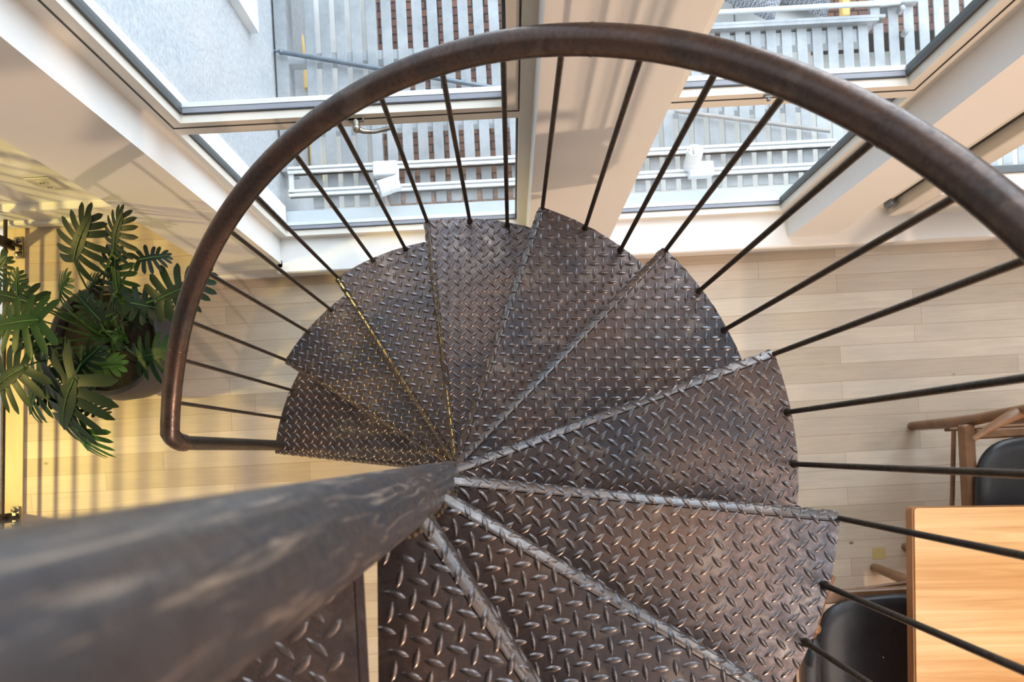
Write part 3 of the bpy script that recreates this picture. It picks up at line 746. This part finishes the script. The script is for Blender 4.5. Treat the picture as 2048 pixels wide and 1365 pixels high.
# ------------------------------------------------------------------ chairs
def make_chair():
    r = thing('dining_chair', 'x', 'chair', world=False)
    W = M['chairwood']
    for s_ in (-1, 1):
        mb = MB(); mb.tube([(s_ * .235, -.205, 0), (s_ * .228, -.20, .22), (s_ * .22, -.195, .43)], [.017, .0205, .018], 14); mb.build('leg', W, r, smooth=50)
        mb = MB(); mb.tube([(s_ * .182, .297, 0), (s_ * .184, .300, .22), (s_ * .184, .305, .42), (s_ * .180, .318, .56), (s_ * .172, .328, .685)], [.018, .0205, .021, .0185, .0185], 16); mb.ball((s_ * .172, .328, .687), .0205, 12); mb.build('leg', W, r, smooth=50)
        mb = MB(); mb.tube([(s_ * .226, -.20, .30), (s_ * .205, .04, .30), (s_ * .188, .27, .30)], .0085, 10); mb.build('stretcher', W, r, smooth=50)
    for z_ in (.24, .34):
        mb = MB(); mb.tube([(-.185, .275, z_), (.185, .275, z_)], .0075, 10); mb.build('stretcher', W, r, smooth=50)
    mb = MB(); mb.tube([(-.226, -.2, .25), (.226, -.2, .25)], .0085, 10); mb.build('stretcher', W, r, smooth=50)
    mb = MB()
    mb.box((-.235, -.225, .395), (-.19, .29, .435), bev=.006); mb.box((.19, -.225, .395), (.235, .29, .435), bev=.006)
    mb.box((-.19, -.225, .395), (.19, -.19, .435), bev=.006); mb.box((-.19, .235, .395), (.19, .27, .435), bev=.006)
    mb.build('seat_frame', W, r)
    # upholstered seat, superellipse outline
    vs = []; fs = []; n_ = 44; prof = [(.90, .432), (.985, .437), (1.0, .449), (.985, .462), (.94, .470), (.8, .475), (.5, .473), (.2, .470), (.01, .469)]
    for s_, z_ in prof:
        for j in range(n_):
            a = 2 * PI * j / n_; ca, sa = math.cos(a), math.sin(a)
            x = math.copysign(abs(ca) ** .62, ca) * .218; y = math.copysign(abs(sa) ** .62, sa) * .232
            x *= 1.0 - .05 * (y / .232)
            vs.append((x * s_, y * s_ + .005, z_))
    m = len(prof)
    fs = [(k * n_ + j, k * n_ + (j + 1) % n_, (k + 1) * n_ + (j + 1) % n_, (k + 1) * n_ + j) for k in range(m - 1) for j in range(n_)]
    mb = MB(); mb.add(vs, fs); mb.build('seat', M['leather'], r, smooth=60)
    # bent back rail with tapered tips
    pts = []; rr = []
    for k in range(25):
        f = -1 + 2 * k / 24; x = .33 * f; y = .352 - 1.05 * x * x
        pts.append((x, y, .640 + .012 * (1 - f * f))); rr.append(.0075 + .0125 * min(1, (1 - abs(f)) * 2.6))
    mb = MB(); mb.tube(pts, rr, 14, flat=1.25); mb.build('back_rail', W, r, smooth=50)
    # leather back pad in front of the rail
    vs = []; fs = []; nx_, nz_ = 16, 8
    ring = [(.026, -.5), (.034, -.44), (.040, -.3), (.036, .3), (.022, .46), (.002, .5), (-.020, .46), (-.026, .3)]
    for a in range(nx_ + 1):
        f = -1 + 2 * a / nx_; x = .135 * f; e = (1 - abs(f) ** 6 * .5)
        y = .352 - 1.05 * x * x - .002
        for dy, dz in ring: vs.append((x, y - dy * e, .638 + dz * .15 * e))
    for a in range(nx_):
        for j in range(8): fs.append((a * 8 + j, a * 8 + (j + 1) % 8, (a + 1) * 8 + (j + 1) % 8, (a + 1) * 8 + j))
    fs += [tuple(range(8)), tuple(nx_ * 8 + j for j in range(7, -1, -1))]
    mb = MB(); mb.add(vs, fs); mb.build('back_pad', M['leather'], r, smooth=60)
    return r
ch = make_chair()
ch.location = (1.85, -.277, 0)
tag(ch, 'brown wooden chair with black leather seat tucked under the far edge of the table', 'chair', 'dining chairs at the table')
c2 = copy_tree(ch); c2.location = (1.275, -.795, 0); c2.rotation_euler = (0, 0, PI / 2)
tag(c2, 'brown wooden chair with black leather seat at the table end beside the stairs', 'chair', 'dining chairs at the table')

# ------------------------------------------------------------------ light
wld = bpy.data.worlds.new('sky'); bpy.context.scene.world = wld; wld.use_nodes = True
bg = wld.node_tree.nodes['Background']; bg.inputs[0].default_value = (.84, .92, 1, 1); bg.inputs[1].default_value = 4.8
def area(name, loc, size, power, col, target=None, sy=None):
    l = bpy.data.lights.new(name, 'AREA'); l.energy = power; l.color = col; l.size = size
    if sy: l.shape = 'RECTANGLE'; l.size_y = sy
    o = bpy.data.objects.new(name, l); C.objects.link(o); o.location = loc
    if target is not None: o.rotation_euler = (Vector(target) - Vector(loc)).to_track_quat('-Z', 'Y').to_euler()
    return o
def point(name, loc, power, col, r=.03, target=None, ang=None):
    l = bpy.data.lights.new(name, 'SPOT' if ang else 'POINT'); l.energy = power; l.color = col; l.shadow_soft_size = r
    if ang: l.spot_size = math.radians(ang); l.spot_blend = .6
    o = bpy.data.objects.new(name, l); C.objects.link(o); o.location = loc
    if target is not None: o.rotation_euler = (Vector(target) - Vector(loc)).to_track_quat('-Z', 'Y').to_euler()
    return o
area('ceiling_fill', (2.3, -1.2, 5.1), 2.0, 40, (1, .96, .94))  # added overhead fill for the bright interior; no ceiling lamp is seen
area('ceiling_fill_rear', (2.6, -3.2, 5.1), 2.0, 16, (1, .94, .88))  # second added fill, farther back, also without a visible lamp
point('pendant_light', (2.0, -3.4, 2.9), 330, (1, .69, .48), .06)
point('stairwell_light', (-3.26, .13, 2.27), 250, (1, .76, .22), .06, (-1.75, .35, 0), 72)

# ------------------------------------------------------------------ camera
cam = bpy.data.cameras.new('camera'); co = bpy.data.objects.new('camera', cam); C.objects.link(co)
co.location = (0, 0, H); co.rotation_euler = (0, 0, -PHI)
cam.sensor_width = 36; cam.lens = FPX / 2048 * 36; cam.clip_start = .01
cam.shift_x = -(NX - 1024) / 2048; cam.shift_y = (NY - 682.5) / 2048
cam.dof.use_dof = True; cam.dof.focus_distance = 1.9; cam.dof.aperture_fstop = 5.6
sc = bpy.context.scene; sc.camera = co
sc.view_settings.view_transform = 'Standard'; sc.view_settings.look = 'None'; sc.view_settings.gamma = 1; sc.view_settings.exposure = 0.14
sc.cycles.max_bounces = 8; sc.cycles.transparent_max_bounces = 16
sc.cycles.sample_clamp_indirect = 8
